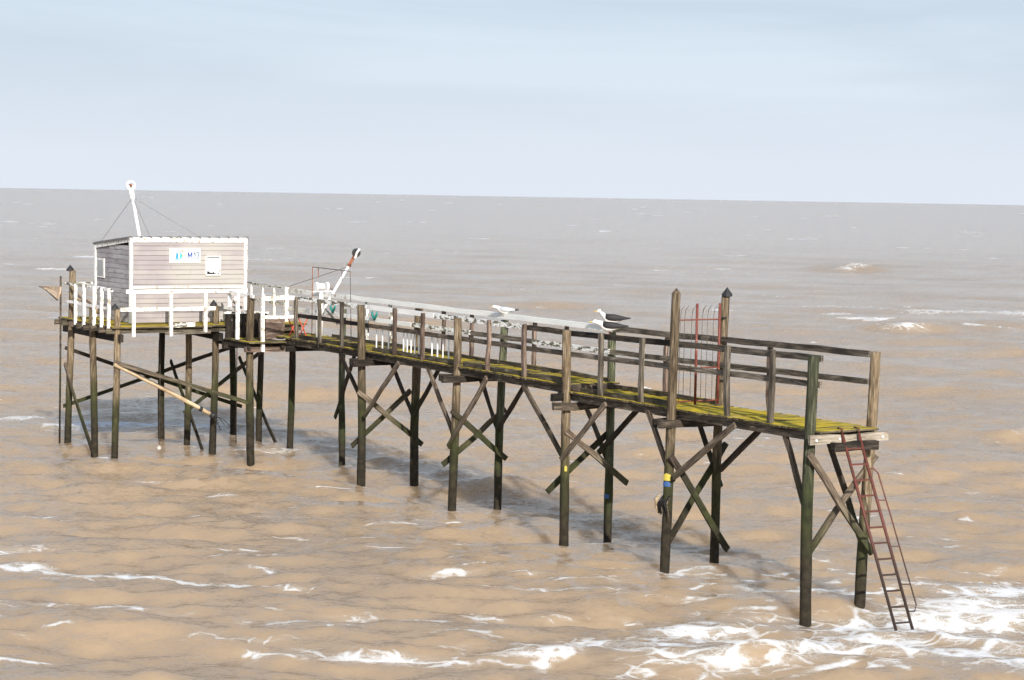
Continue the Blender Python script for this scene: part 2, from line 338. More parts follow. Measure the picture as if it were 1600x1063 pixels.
    fm = g.math('MULTIPLY', fm, g.step(fo, .03, .2))
    col = g.mix(g.math('MULTIPLY', g.step(g.math('SUBTRACT', torn, g.math('MULTIPLY', thr, .8)), -.12, .2), g.math('MULTIPLY', g.step(fo, .25, .8), .5)), col, (.62, .55, .46))
    col = g.mix(fm, col, (.80, .79, .77))
    g.put(g.b.inputs['Base Color'], col)
    g.put(g.b.inputs['Roughness'], g.math('ADD', .13, g.math('MULTIPLY', fm, .6)))
    g.b.inputs['IOR'].default_value = 1.33; g.b.inputs['Specular IOR Level'].default_value = .22; g.b.inputs['Subsurface Weight'].default_value = 1.0; g.b.subsurface_method = 'BURLEY'; g.b.inputs['Subsurface Radius'].default_value = (1.0, .8, .5); g.b.inputs['Subsurface Scale'].default_value = 1.0
    nrm = g.add('ShaderNodeNewGeometry').outputs['Normal']; acc = nrm
    for sc_, k_, dt in (((.5, 1.2, 1), .12, 3.), ((2.3, 5.4, 1), .60, 5.), ((9, 19, 1), 1.3, 4.)):     # chop and ripples as surface tilt, the same near and far
        nn = g.add('ShaderNodeTexNoise', {'Scale': 1.0, 'Detail': dt, 'Roughness': .62, 'Distortion': .35}); g.put(nn.inputs['Vector'], g.map(pos, sc_))
        su = g.add('ShaderNodeVectorMath', operation='SUBTRACT'); g.put(su.inputs[0], nn.outputs['Color']); su.inputs[1].default_value = (.5, .5, .5)
        ml = g.add('ShaderNodeVectorMath', operation='MULTIPLY'); g.put(ml.inputs[0], su.outputs[0]); ml.inputs[1].default_value = (k_*.75, k_*1.15, 0)
        ad = g.add('ShaderNodeVectorMath', operation='ADD'); g.put(ad.inputs[0], acc); g.put(ad.inputs[1], ml.outputs[0]); acc = ad.outputs[0]
    no = g.add('ShaderNodeVectorMath', operation='NORMALIZE'); g.put(no.inputs[0], acc)
    bp = g.add('ShaderNodeBump', {'Strength': 1.0, 'Distance': 1.0, 'Height': g.math('MULTIPLY', fm, .035)}); g.put(bp.inputs['Normal'], no.outputs[0]); g.l.new(bp.outputs[0], g.b.inputs['Normal'])
    o = bpy.data.objects.new('sea', me); COL.objects.link(o); me.materials.append(g.m); o['kind'] = 'structure'
    o['label'] = 'choppy muddy brown sea with streaks of white foam'
build_sea()

# ------------------------------------------------------------------ walkway
NP, FP = -.60, .72                                     # pile rows, near and far
def deck_z(s): return 3.16-.008*s if s < 7.15 else 3.24
def rail_z(s): return 4.42-.012*(s+.7) if s < 7.3 else 4.33
walk = thing('footbridge', 'long weathered timber walkway on piles leading from the ladder out to the hut', 'walkway', W(0, 0, 0))
def pile(s, t, ztop, mat='pile', r=.088, lean=(0, 0), cap=0., parent=None, black=False, zb=-1.2, bend=.03):
    parent = parent or walk
    b = W(s, t, zb)+Vector((lean[0], lean[1], 0)); tp = W(s, t, ztop)
    o = rod('pile', b, tp, r*1.07, M[mat], parent, r*.95, n=12, rings=11, jit=.045, bend=bend, cap=None if black else (cap or None))
    if black:
        d = (tp-b).normalized(); ORG[o.name] = Vector((0, 0, 0))
        # black cap: an eaved pyramid on the pile head, given in the pile's own axes
        L = (tp-b).length; n = 8; v = []; f = []
        for x, rr in ((L-.015, r*1.18), (L+.03, r*1.18)):
            for k in range(n): a = 2*math.pi*k/n; v.append((x, rr*math.cos(a), rr*math.sin(a)))
        v.append((L+.16, 0, 0)); f = [tuple(reversed(range(n)))]+[(k, (k+1) % n, (k+1) % n+n, k+n) for k in range(n)]+[(n+k, n+(k+1) % n, 2*n) for k in range(n)]
        c = bpy.data.objects.new('cap', mesh('cap', v, f)); c.data.materials.append(M['black']); COL.objects.link(c); c.parent = o
    return o
BENT = [(-.72, -.66), (3.28, 3.5), (7.0, 7.36), (11.65, 11.8), (16.22, 15.86)]
pile(-.70, NP, 4.42, 'pile_green', .098, (.02, 0)); pile(-.66, FP, 4.45, 'pile', .092, (-.10, 0))
pB = pile(3.28, NP, 5.26, 'pile', .088, (-.13, .05), cap=.11, bend=.004); pile(3.5, FP, 5.20, 'pile', .085, (-.12, 0), black=True)
pC = pile(7.05, NP, 4.34, 'pile', .092, (.03, 0), bend=.006); pC2 = pile(7.36, FP, 4.40, 'pile_green', .085, (-.03, 0), bend=.006)
pile(11.66, NP, 4.30, 'pile', .09, (-.02, 0)); pile(11.8, FP, 4.22, 'pile_green', .088, (-.05, 0))
pile(16.22, NP, 4.34, 'pile', .096, (-.02, 0)); pile(15.86, FP, 4.25, 'pile', .105, (-.04, .03))
pile(19.9, FP, 4.0, 'pile_green', .085, (-.03, 0))
# planks
pm = [box_mesh(1.28, .138, .036, 2, .004, 'plank') for _ in range(4)]; pm2 = [m.copy() for m in pm]
for m in pm: m.materials.append(M['plank'])
for m in pm2: m.materials.append(M['plank_dull'])
s = -.82; i = 0
while s < 22.3:
    dz = deck_z(s)
    if 7.02 < s < 7.15: s = 7.16; continue
    dull = (s > 7.2 and random.random() < .45) or (s > 16.5 and random.random() < .7)
    p = W(s, -.57+random.gauss(0, .012), dz-.018+random.gauss(0, .003))
    link('plank', random.choice(pm2 if dull else pm), None, walk, p, frame(V+U*random.gauss(0, .012)+Z*random.gauss(0, .004)))
    s += .152+random.uniform(-.006, .008); i += 1
# stringers, cross beams, toe boards
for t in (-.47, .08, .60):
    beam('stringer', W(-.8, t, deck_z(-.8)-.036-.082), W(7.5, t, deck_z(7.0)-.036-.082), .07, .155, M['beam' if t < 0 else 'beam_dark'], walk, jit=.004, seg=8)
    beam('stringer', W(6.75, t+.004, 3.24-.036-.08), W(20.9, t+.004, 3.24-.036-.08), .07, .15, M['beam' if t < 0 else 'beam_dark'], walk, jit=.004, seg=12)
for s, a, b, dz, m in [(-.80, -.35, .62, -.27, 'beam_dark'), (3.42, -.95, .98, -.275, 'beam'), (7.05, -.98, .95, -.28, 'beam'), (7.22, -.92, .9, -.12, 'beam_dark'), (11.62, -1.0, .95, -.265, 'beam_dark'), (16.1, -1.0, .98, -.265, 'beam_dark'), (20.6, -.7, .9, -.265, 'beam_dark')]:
    z0 = deck_z(min(s, 7.0) if s < 7.5 else s)+dz
    beam('cross_beam', W(s-.17, a, z0), W(s-.17, b, z0), .11, .15, M[m], walk)
    if s in (3.42, 11.62, 16.1): beam('cross_beam', W(s+.17, a+.1, z0), W(s+.17, b, z0), .09, .15, M['beam_dark'], walk)
for a, b, z0 in [(-.5, 3.1, 0), (3.5, 6.9, 0), (7.3, 11.5, 0), (11.8, 16.0, 0), (16.4, 20.2, 0)]:
    if a > 3: beam('toe_board', W(a, -.425, deck_z(a+.1)+.05), W(b, -.425, deck_z(b-.1 if b < 7 else b)+.05), .06, .10, M['toe'], walk, seg=6)
    if a > -.4: beam('toe_board', W(a, .61, deck_z(a+.1)+.045), W(b+.2, .61, deck_z(b-.1 if b < 7 else b)+.045), .06, .09, M['toe'], walk, seg=6)
beam('step_riser', W(7.08, -.52, 3.15), W(7.08, .58, 3.15), .04, .15, M['beam'], walk)
# near rails
def rails(t, segs, zf, dz, w, h):
    for a, b, m in segs:
        beam('rail', W(a, t, zf(a)+dz), W(b, t, zf(b)+dz), w, h, M[m], walk, seg=6, jit=.005)
rails(-.43, [(-.72, 3.4, 'rail'), (3.42, 7.25, 'beam_dark'), (7.27, 8.85, 'beam'), (8.87, 12.9, 'flaky2'), (12.92, 16.3, 'flaky'), (16.32, 20.35, 'flaky2')], rail_z, -.055, .05, .11)
rails(-.43, [(-.72, 3.4, 'rail'), (3.42, 7.3, 'rail'), (7.32, 11.7, 'beam'), (11.72, 16.2, 'beam'), (16.22, 20.3, 'beam_dark')], lambda s: rail_z(s)-.47, -.02, .045, .10)
rails(.63, [(-.70, 3.5, 'rail'), (3.52, 7.2, 'rail'), (7.22, 11.8, 'flaky'), (11.82, 15.9, 'flaky'), (15.92, 19.6, 'flaky'), (19.62, 23.3, 'white')], rail_z, -.0, .055, .11)
rails(.63, [(-.68, 3.5, 'rail'), (3.52, 7.3, 'rail'), (7.32, 10.4, 'flaky2'), (10.42, 13.1, 'rail'), (13.12, 16.0, 'flaky2'), (16.02, 19.5, 'flaky'), (19.52, 23.3, 'white')], lambda s: rail_z(s)-.47, -.01, .045, .10)
for s in (.54, 1.8, 4.52, 5.92, 8.85, 10.36, 13.36, 14.75, 17.57, 18.85, 20.28):
    z0 = deck_z(s if s < 7 else 9); beam('rail_post', W(s, -.495, z0-.0+(-.12 if s > 17 else 0)), W(s+random.gauss(0, .012), -.495, rail_z(s)-.0+random.uniform(-.015, .02)), .075, .085 if s > 7 else .095, M['post' if 7 < s < 17 else 'rail'], walk, U)
for s in (2.13, 5.4, 9.1, 10.43, 13.19, 14.55, 17.3, 18.6):
    z0 = deck_z(s if s < 7 else 9); beam('rail_post', W(s, .70, z0), W(s, .70, rail_z(s)-.02), .07, .085, M['post' if s < 15 else 'flaky2'], walk, U)
# white balusters along the near side, a dark rod above them
for a, b, n in ((12.0, 13.25, 5), (13.5, 14.65, 6), (14.9, 16.05, 4)):
    rod('baluster_rod', W(a, -.36, 3.80), W(b, -.36, 3.80), .014, M['wire'], walk, n=5)
    for k in range(n):
        q = a+.1+(b-a-.2)*k/(n-1); rod('baluster', W(q, -.36, 3.24), W(q, -.36, 3.80), .017, M['white_metal'], walk, n=6)
# braces: (s,t,z) to (s,t,z), timber section, material
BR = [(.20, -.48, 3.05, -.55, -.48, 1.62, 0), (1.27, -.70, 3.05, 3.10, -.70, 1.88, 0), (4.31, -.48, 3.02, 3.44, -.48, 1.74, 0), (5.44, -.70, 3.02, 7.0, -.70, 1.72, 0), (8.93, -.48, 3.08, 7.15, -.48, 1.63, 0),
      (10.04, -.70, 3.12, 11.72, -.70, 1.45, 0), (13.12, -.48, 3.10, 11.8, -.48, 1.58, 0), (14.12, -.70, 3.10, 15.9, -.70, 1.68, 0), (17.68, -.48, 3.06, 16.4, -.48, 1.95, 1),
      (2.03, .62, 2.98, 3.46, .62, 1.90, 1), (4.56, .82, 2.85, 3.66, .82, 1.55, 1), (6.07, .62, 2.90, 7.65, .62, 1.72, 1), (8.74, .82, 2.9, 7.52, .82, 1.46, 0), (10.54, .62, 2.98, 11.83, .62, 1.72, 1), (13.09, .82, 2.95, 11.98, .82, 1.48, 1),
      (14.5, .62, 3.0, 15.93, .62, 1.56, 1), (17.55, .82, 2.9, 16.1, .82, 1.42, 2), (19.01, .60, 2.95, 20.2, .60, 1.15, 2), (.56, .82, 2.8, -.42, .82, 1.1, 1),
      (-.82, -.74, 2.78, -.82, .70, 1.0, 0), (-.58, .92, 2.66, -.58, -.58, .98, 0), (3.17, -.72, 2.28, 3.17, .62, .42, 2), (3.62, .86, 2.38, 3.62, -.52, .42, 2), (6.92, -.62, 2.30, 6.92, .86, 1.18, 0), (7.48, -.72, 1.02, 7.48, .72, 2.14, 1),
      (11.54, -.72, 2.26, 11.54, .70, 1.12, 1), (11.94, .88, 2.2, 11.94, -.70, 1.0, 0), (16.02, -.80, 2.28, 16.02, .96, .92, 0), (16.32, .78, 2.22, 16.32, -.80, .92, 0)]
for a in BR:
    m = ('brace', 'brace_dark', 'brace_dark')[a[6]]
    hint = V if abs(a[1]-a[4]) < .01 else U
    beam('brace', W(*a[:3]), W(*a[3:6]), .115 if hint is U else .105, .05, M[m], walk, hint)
# paint marks on the piles
def mark(s, t, z, r, h, mat, a0=-1.0, a1=.6):
    n = 6; v, f = [], []; c = W(s, t, z)
    base = math.atan2(-V.y-U.y, -V.x-U.x)
    for k in range(n+1):
        a = base+a0+(a1-a0)*k/n; d = Vector((math.cos(a), math.sin(a), 0))
        for rr in (r, r+.006):
            for zz in (0, h): v.append(d*rr+Z*zz*(1-.5*abs(k/n-.5)))
    for k in range(n):
        a = 4*k; b = a+4; f += [(a+2, b+2, b+3, a+3), (a, a+1, b+1, b), (a+1, a+3, b+3, b+1), (a, b, b+2, a+2)]
    f += [(0, 2, 3, 1), (4*n, 4*n+1, 4*n+3, 4*n+2)]
    link('paint_mark', mesh('paint_mark', v, f), M[mat], walk, c)
def on_pile(s, t, ztop, lean, z): q = (ztop-z)/(ztop+1.2); w = W(s, t, 0)+Vector((lean[0]*q, lean[1]*q, 0))-A0; return w.dot(U), w.dot(V)
for s_, t_, zt_, ln_, z_, h_, m_, a_, b_ in ((3.28, NP, 5.26, (-.13, .05), 1.80, .14, 'yellow', -.9, .6), (3.28, NP, 5.26, (-.13, .05), 1.69, .10, 'blue', -.9, .6), (7.36, FP, 4.40, (-.03, 0), .82, .10, 'blue', -.9, .3), (7.05, NP, 4.34, (.03, 0), 1.50, .12, 'yellow', .2, .7)):
    a, b = on_pile(s_, t_, zt_, ln_, z_); mark(a, b, z_, .101, h_, m_, a_, b_)

# ------------------------------------------------------------------ hut platform and landing
plat = thing('hut_platform', 'railed timber platform on tall piles that carries the fishing hut', 'platform', W(24.5, -2, 0))
PZ = 3.48
for s, t, zt, mt, r, ln, bk in [(22.55, -4.55, 3.93, 'pile', .088, (-.02, 0), 1), (24.15, -4.55, 3.92, 'pile', .09, (0, 0), 0), (26.15, -4.55, 4.78, 'pile', .09, (-.08, 0), 1),
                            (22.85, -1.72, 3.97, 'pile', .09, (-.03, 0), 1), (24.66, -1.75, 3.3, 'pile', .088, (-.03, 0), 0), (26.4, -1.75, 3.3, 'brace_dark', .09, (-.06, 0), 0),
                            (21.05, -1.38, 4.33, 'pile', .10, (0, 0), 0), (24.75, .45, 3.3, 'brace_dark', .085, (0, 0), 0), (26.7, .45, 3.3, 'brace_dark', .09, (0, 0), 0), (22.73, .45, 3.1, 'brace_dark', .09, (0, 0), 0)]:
    pile(s, t, zt, mt, r, ln, parent=plat, black=bool(bk))
pl = [box_mesh(2.72, .14, .04, 2, .004, 'plank') for _ in range(3)]
for m in pl: m.materials.append(M['plank'])
k = 0; s = 22.42
while s < 26.75:
    for t0 in (-4.68, -1.94):
        link('plank', random.choice(pl), None, plat, W(s, t0, PZ-.02+random.gauss(0, .003)), frame(V+U*random.gauss(0, .004)))
    s += .153
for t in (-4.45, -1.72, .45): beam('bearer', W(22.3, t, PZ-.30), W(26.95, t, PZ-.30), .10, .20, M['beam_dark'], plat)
for k in range(8):
    s = 22.5+.6*k; beam('joist', W(s, -4.80, PZ-.12), W(s, .65, PZ-.12), .085, .14, M['beam' if k % 2 else 'toe'], plat)
beam('edge_board', W(22.36, -3.25, PZ-.19), W(22.36, -2.0, PZ-.19), .04, .07, M['rail'], plat); beam('edge_board', W(22.33, -3.05, PZ+.03), W(22.33, -2.45, PZ+.03), .04, .11, M['flaky2'], plat)
for a, b, t in ((-4.68, -3.55, 0), (-3.5, -1.6, 0)): pass
# landing, lower than the platform, and the dark boarded step beside it
lm = box_mesh(1.05, .14, .036, 2, .004, 'plank'); lm.materials.append(M['plank_dull'])
s = 20.75
while s < 22.35: link('plank', lm, None, plat, W(s, -1.62, 3.12), frame(V)); s += .153
beam('cross_beam', W(20.95, -1.62, 2.94), W(20.95, .75, 2.94), .12, .13, M['post'], plat); beam('cross_beam', W(22.25, -1.7, 2.96), W(22.25, .7, 2.96), .12, .16, M['beam_dark'], plat)
beam('bearer', W(20.8, -1.55, 3.03), W(22.9, -1.55, 3.03), .08, .14, M['beam_dark'], plat); beam('bearer', W(20.8, -.62, 3.03), W(22.9, -.62, 3.03), .08, .14, M['beam_dark'], plat)
for k in range(6): beam('skirt_board', W(22.30, -1.52+.2*k, 3.06), W(22.30, -1.52+.2*k, 3.78), .185, .03, M['beam_dark'], plat, U)
beam('skirt_cap', W(22.30, -1.66, 3.81), W(22.30, -.38, 3.81), .08, .05, M['flaky2'], plat)
# white rails and posts
def wpost(s, t, z0, z1, w=.075, m='white'): beam('rail_post', W(s, t, z0), W(s, t, z1), w, w, M[m], plat, U, .003)
for a, b in ((-4.3, -3.1), (-3.1, -2.15), (-2.15, -.95)):
    beam('rail', W(22.42, a, 4.38), W(22.42, b, 4.38), .05, .10, M['flaky' if a < -2.5 else 'white'], plat, jit=.003); 
beam('rail', W(22.42, -4.45, 3.92), W(22.42, -1.85, 3.92), .045, .10, M['white'], plat, jit=.003)
for t in (-4.12, -3.1, -2.15): wpost(22.36, t, 3.22 if t < -2.5 else 3.3, 4.40, .08)
for s in (22.6, 23.15, 23.75, 24.55, 25.25): wpost(s, -4.70, 3.36, 4.46, .075)
beam('rail', W(22.45, -4.66, 4.42), W(26.1, -4.66, 4.44), .05, .07, M['flaky2'], plat); beam('rail', W(22.6, -4.66, 3.93), W(26.1, -4.66, 3.95), .045, .07, M['white'], plat)
for s, t, z0 in ((22.5, -1.42, 3.02), (21.75, -1.50, 2.98), (20.80, -1.20, 2.88)): wpost(s, t, z0, 4.36, .085)
beam('rail', W(22.7, -1.47, 4.36), W(20.85, -1.44, 4.30), .05, .08, M['white'], plat); beam('rail', W(22.7, -1.47, 3.92), W(21.1, -1.44, 3.88), .045, .07, M['white'], plat)
beam('rail', W(20.84, -1.22, 4.27), W(20.33, -.50, 4.29), .05, .11, M['white'], plat); beam('rail', W(20.84, -1.22, 3.78), W(20.33, -.50, 3.80), .045, .08, M['white'], plat)
# right-hand and seaward rails
for s in (23.3, 24.2, 25.0, 25.8, 26.6): wpost(s, .62, 3.4, 4.36, .055)
wpost(23.35, .60, 3.1, 4.42, .11)
beam('rail', W(23.4, .62, 4.40), W(26.7, .62, 4.40), .05, .05, M['flaky2'], plat); beam('rail', W(23.4, .62, 3.95), W(26.7, .62, 3.95), .04, .07, M['flaky2'], plat)
beam('rail', W(26.75, -4.5, 4.40), W(26.75, .62, 4.40), .05, .06, M['flaky2'], plat)
for t in (-3.2, -1.9, -.7): wpost(26.75, t, 3.4, 4.38, .06)
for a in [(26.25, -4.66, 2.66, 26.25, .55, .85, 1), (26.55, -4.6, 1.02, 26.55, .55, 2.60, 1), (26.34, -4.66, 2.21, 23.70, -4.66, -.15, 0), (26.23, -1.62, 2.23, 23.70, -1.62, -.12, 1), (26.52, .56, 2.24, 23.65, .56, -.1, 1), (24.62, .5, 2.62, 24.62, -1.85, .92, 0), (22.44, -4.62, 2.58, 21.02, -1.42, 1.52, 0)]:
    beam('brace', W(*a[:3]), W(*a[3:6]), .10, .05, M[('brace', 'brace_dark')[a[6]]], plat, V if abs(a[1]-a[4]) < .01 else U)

# ------------------------------------------------------------------ the hut
HS, HB, HL, HR = 23.5, 26.25, -3.77, -.55; ZF, ZB = 5.74, 5.49
hut = thing('fishing_hut', 'small mauve-white boarded fishing hut with a sign reading M17 on the pile platform', 'hut', W(24.9, -2.2, PZ))
core_v = [W(HS+.03, HL+.03, PZ), W(HS+.03, HR-.03, PZ), W(HB-.03, HR-.03, PZ), W(HB-.03, HL+.03, PZ), W(HS+.03, HL+.03, ZF), W(HS+.03, HR-.03, ZF), W(HB-.03, HR-.03, ZB), W(HB-.03, HL+.03, ZB)]
c0 = W(24.9, -2.2, PZ); link('wall', mesh('wall', [p-c0 for p in core_v], [(3, 2, 1, 0), (4, 5, 6, 7), (0, 1, 5, 4), (1, 2, 6, 5), (2, 3, 7, 6), (3, 0, 4, 7)]), M['beam_dark'], hut, c0)
front = link('front_wall', box_mesh(HR-HL-.08, .02, ZF-PZ-.03, 1, 0, 'front_wall'), M['board'], hut, W(HS+.012, HL+.04, (PZ+ZF)/2), frame(V, Z)); ORG[front.name] = Vector(origin(hut))+front.location
side = link('side_wall', box_mesh(HB-HS-.08, .02, ZB-PZ-.05, 1, 0, 'side_wall'), M['board_side'], hut, W(HS+.04, HL+.012, (PZ+ZB)/2-.01), frame(U, Z)); ORG[side.name] = Vector(origin(hut))+side.location
def wall_board(parent, p0, p1, h, mat):
    """one lap board; parent is a wall whose own axes are rotated, so place by its inverse"""
    d = p1-p0; q = frame(d, Z); o = bpy.data.objects.new('board', box_mesh(d.length, .022, h, 2, .0022, 'board')); COL.objects.link(o); o.data.materials.append(mat)
    o.parent = parent; pq = parent.rotation_quaternion.inverted(); o.rotation_mode = 'QUATERNION'; o.rotation_quaternion = pq @ q @ Quaternion((1, 0, 0), random.gauss(0, .012)); o.location = pq @ (p0-ORG[parent.name])
BH = .127; z = PZ+.08
while z < ZF-.10:
    cuts = [HL+.05]+([random.uniform(HL+.7, HR-.7)] if random.random() < .65 else [])+[HR-.05]
    for ca, cb in zip(cuts, cuts[1:]):
        e = random.gauss(0, .002); wall_board(front, W(HS-.008+e, ca+.003, z+random.gauss(0, .0015)), W(HS-.008+e, cb-.003, z+random.gauss(0, .0015)), BH-.012, M['board'])
    z += BH
z = PZ+.08
while z < ZF-.12:
    e = min(HB-.05, HS+(ZF-.12-z)/(ZF-ZB)*(HB-HS)) if z > ZB-.14 else HB-.05
    if e > HS+.4: wall_board(side, W(HS+.05, HL-.008+random.gauss(0, .003), z), W(e, HL-.008+random.gauss(0, .003), z), BH-.010, M['board_side'])
    z += BH
for s, t, zt in ((HS-.02, HL-.02, ZF), (HS-.02, HR-.01, ZF), (HB, HL-.02, ZB)): beam('corner_trim', W(s, t, PZ+.01), W(s, t, zt-.0), .085, .085, M['white'], hut, U, .002)
beam('fascia', W(HS-.035, HL-.05, ZF-.05), W(HS-.035, HR+.04, ZF-.05), .03, .13, M['white'], hut, Z, .002); beam('side_fascia', W(HS-.03, HL-.04, ZF-.05), W(HB+.05, HL-.04, ZB-.05), .03, .11, M['white'], hut, Z, .002)
beam('waist_trim', W(HS-.025, HL, 4.43), W(HS-.025, HR, 4.43), .02, .05, M['white'], hut, Z, .002)
rv = [W(HS-.018, HL-.09, ZF-.03), W(HS-.018, HR+.09, ZF-.03), W(HB+.10, HR+.09, ZB+.005), W(HB+.10, HL-.09, ZB+.005)]
rf = link('roof', mesh('roof', [p-c0 for p in rv]+[p-c0+Z*.03 for p in rv], [(3, 2, 1, 0), (4, 5, 6, 7), (0, 1, 5, 4), (1, 2, 6, 5), (2, 3, 7, 6), (3, 0, 4, 7)]), M['roof'], hut, c0); ORG[rf.name] = c0
for k in range(13):
    t = HL-.02+(HR-HL+.06)*k/12; rod('rib', W(HS-.075, t, ZF+.022), W(HB+.10, t, ZB+.036), .030, M['roof'], rf, n=6)
# front window with a white blind, dark gap under it
wx0, wx1, wz0, wz1 = -1.71, -1.28, 4.74, 5.27; wf = link('window', mesh('window', *(lambda v: (v, [(0, 1, 5, 4), (1, 2, 6, 5), (2, 3, 7, 6), (3, 0, 4, 7), (4, 5, 9, 8), (5, 6, 10, 9), (6, 7, 11, 10), (7, 4, 8, 11), (8, 9, 13, 12), (9, 10, 14, 13), (10, 11, 15, 14), (11, 8, 12, 15)]))(
    [V*a+Z*b-U*d for d, e in ((0, 0), (.045, 0), (.045, .035), (-.0, .035)) for a, b in ((wx0+e-wx0, e), (wx1-e-wx0, e), (wx1-e-wx0, wz1-wz0-e), (e, wz1-wz0-e))])), M['white'], hut, W(HS-.02, wx0, wz0)); ORG[wf.name] = W(HS-.02, wx0, wz0)
slab('pane', [(.03, .03), (.40, .03), (.40, .50), (.03, .50)], .008, M['glass'], wf, W(HS-.024, wx0, wz0), V, Z, -U)
slab('blind', [(.035, .10), (.07, .125), (.12, .085), (.18, .075), (.24, .095), (.27, .06), (.33, .05), (.385, .065), (.385, .470), (.035, .470)], .006, M['curtain'], wf, W(HS-.036, wx0, wz0), V, Z, -U)
# side window: tall, narrow, grey
sf = slab('window', [(0, 0), (.58, 0), (.58, .53), (0, .53)], .03, M['white'], hut, W(25.52, HL-.018, 4.60), U, Z, -V); ORG[sf.name] = W(25.52, HL-.018, 4.60)
slab('pane', [(.06, .05), (.52, .05), (.52, .48), (.06, .48)], .008, M['pane'], sf, W(25.52, HL-.046, 4.60), U, Z, -V)
# the sign
SG = W(HS-.03, -2.73, 5.08); sg = slab('sign', [(0, 0), (.87, 0), (.87, .385), (0, .385)], .015, M['white'], hut, SG, V, Z, -U); ORG[sg.name] = SG
SF = SG-U*.0152
g_ = G('cyan_print'); g_.b.inputs['Base Color'].default_value = (.0, .27, .50, 1); M['cyan'] = g_.m
g_ = G('teal_print'); g_.b.inputs['Base Color'].default_value = (.06, .42, .42, 1); M['mint'] = g_.m
g_ = G('blue_print'); g_.b.inputs['Base Color'].default_value = (.008, .07, .30, 1); M['navy'] = g_.m
g_ = G('pale_blue_print'); g_.b.inputs['Base Color'].default_value = (.012, .13, .27, 1); M['pale'] = g_.m
slab('emblem_sail', [(.17, .12), (.235, .12), (.245, .20), (.225, .27), (.195, .30), (.19, .22)], .004, M['cyan'], sg, SF, V, Z, -U)
slab('emblem_sail', [(.275, .125), (.345, .13), (.345, .22), (.325, .28), (.30, .305), (.295, .22)], .004, M['mint'], sg, SF, V, Z, -U)
slab('emblem_hull', [(.09, .112), (.17, .085), (.27, .088), (.40, .122), (.33, .117), (.2, .114)], .003, M['cyan'], sg, SF, V, Z, -U)
slab('letter', [(.505, .11), (.535, .11), (.535, .225), (.565, .15), (.585, .15), (.615, .225), (.615, .11), (.645, .11), (.645, .285), (.612, .285), (.575, .195), (.538, .285), (.505, .285)], .004, M['navy'], sg, SF, V, Z, -U)
slab('digit', [(.700, .11), (.724, .11), (.724, .285), (.704, .285), (.675, .255), (.675, .232), (.700, .25)], .004, M['pale'], sg, SF, V, Z, -U)
slab('digit', [(.775, .11), (.802, .11), (.845, .262), (.845, .285), (.752, .285), (.752, .262), (.818, .262)], .004, M['pale'], sg, SF, V, Z, -U)

# ------------------------------------------------------------------ loose things round the hut
def ball(name, c, r, mat, parent=None, n=10, sq=1.):
    v, f = [(0, 0, -r*sq)], []
    for i in range(1, 6):
        a = -math.pi/2+math.pi*i/6
        for k in range(n): b = 2*math.pi*k/n; v.append((r*math.cos(a)*math.cos(b), r*math.cos(a)*math.sin(b), r*sq*math.sin(a)))
    v.append((0, 0, r*sq)); e = len(v)-1
    f += [(0, 1+(k+1) % n, 1+k) for k in range(n)]+[(1+n*i+k, 1+n*i+(k+1) % n, 1+n*(i+1)+(k+1) % n, 1+n*(i+1)+k) for i in range(4) for k in range(n)]+[(e, 1+4*n+k, 1+4*n+(k+1) % n) for k in range(n)]
    return link(name, mesh(name, v, f, True), mat, parent, c)
def wheel(name, c, axis, r, w, mat, parent, n=16, hole=0.):
    v, f = [], []; q = frame(Vector(axis), Z)
    for x in (-w/2, w/2):
        for rr in (r, max(hole, .002)):
            for k in range(n): a = 2*math.pi*k/n; v.append((x, rr*math.cos(a), rr*math.sin(a)))
    for k in range(n):
        j = (k+1) % n; f += [(k, 2*n+k, 2*n+j, j), (k, j, n+j, n+k), (2*n+k, 3*n+k, 3*n+j, 2*n+j), (n+k, n+j, 3*n+j, 3*n+k)]
    return link(name, mesh(name, v, f), mat, parent, c, q)
m1 = thing('net_mast', 'white leaning steel mast with a ring pulley rising behind the hut roof', 'mast', W(26.55, -2.1, PZ))
b0, b1 = W(26.45, -2.05, PZ), W(27.25, -2.42, 6.98); rod('pole', b0, b1, .055, M['white_metal'], m1, .045, 10)
dd = (b1-b0).normalized(); wheel('pulley', b1+dd*.14, U, .145, .05, M['white_metal'], m1, 18, .095); rod('pulley_arm', b1-dd*.25-V*.05, b1+dd*.15-V*.05, .02, M['white_metal'], m1); rod('pulley_arm', b1-dd*.25+V*.05, b1+dd*.15+V*.05, .02, M['white_metal'], m1)
wheel('sheave', b1+dd*.14, U, .045, .06, M['rust'], m1, 12)
for p in (W(26.2, -3.7, 5.52), W(26.0, -.6, 5.55), W(26.15, -2.2, 5.55)): rod('guy_wire', b1-dd*.2, p, .006, M['wire'], m1, n=4)
m2 = thing('net_davit', 'white leaning davit with a rusty pulley head beyond the walkway rail', 'davit', W(20.6, .85, 3.2))
b0, b1 = W(20.6, .30, 3.75), W(20.6, 1.16, 5.12); dd = (b1-b0).normalized()
rod('pole', b0, b1, .042, M['white_metal'], m2, .036, 10); rod('base_post', W(20.6, .26, 3.24), W(20.6, .30, 4.1), .05, M['white_metal'], m2); ball('joint', b1, .06, M['rust'], m2)
for k in (-1, 1): rod('fork', b1+U*.04*k, b1+dd*.36+U*.045*k, .024, M['rust'], m2, n=6)
wheel('pulley', b1+dd*.38, U, .115, .05, M['black'], m2, 16, .02); beam('pulley_cheek', b1+dd*.22-U*.06, b1+dd*.50-U*.06, .05, .02, M['white_metal'], m2, U)
rod('stay_wire', b1-dd*.05, W(23.3, .6, 4.42), .007, M['wire'], m2, n=4); rod('brace_rod', b0+dd*.3, W(20.0, .55, 3.6), .014, M['wire'], m2, n=5); rod('brace_rod', b0+dd*.3, W(19.6, .55, 3.5), .014, M['wire'], m2, n=5)
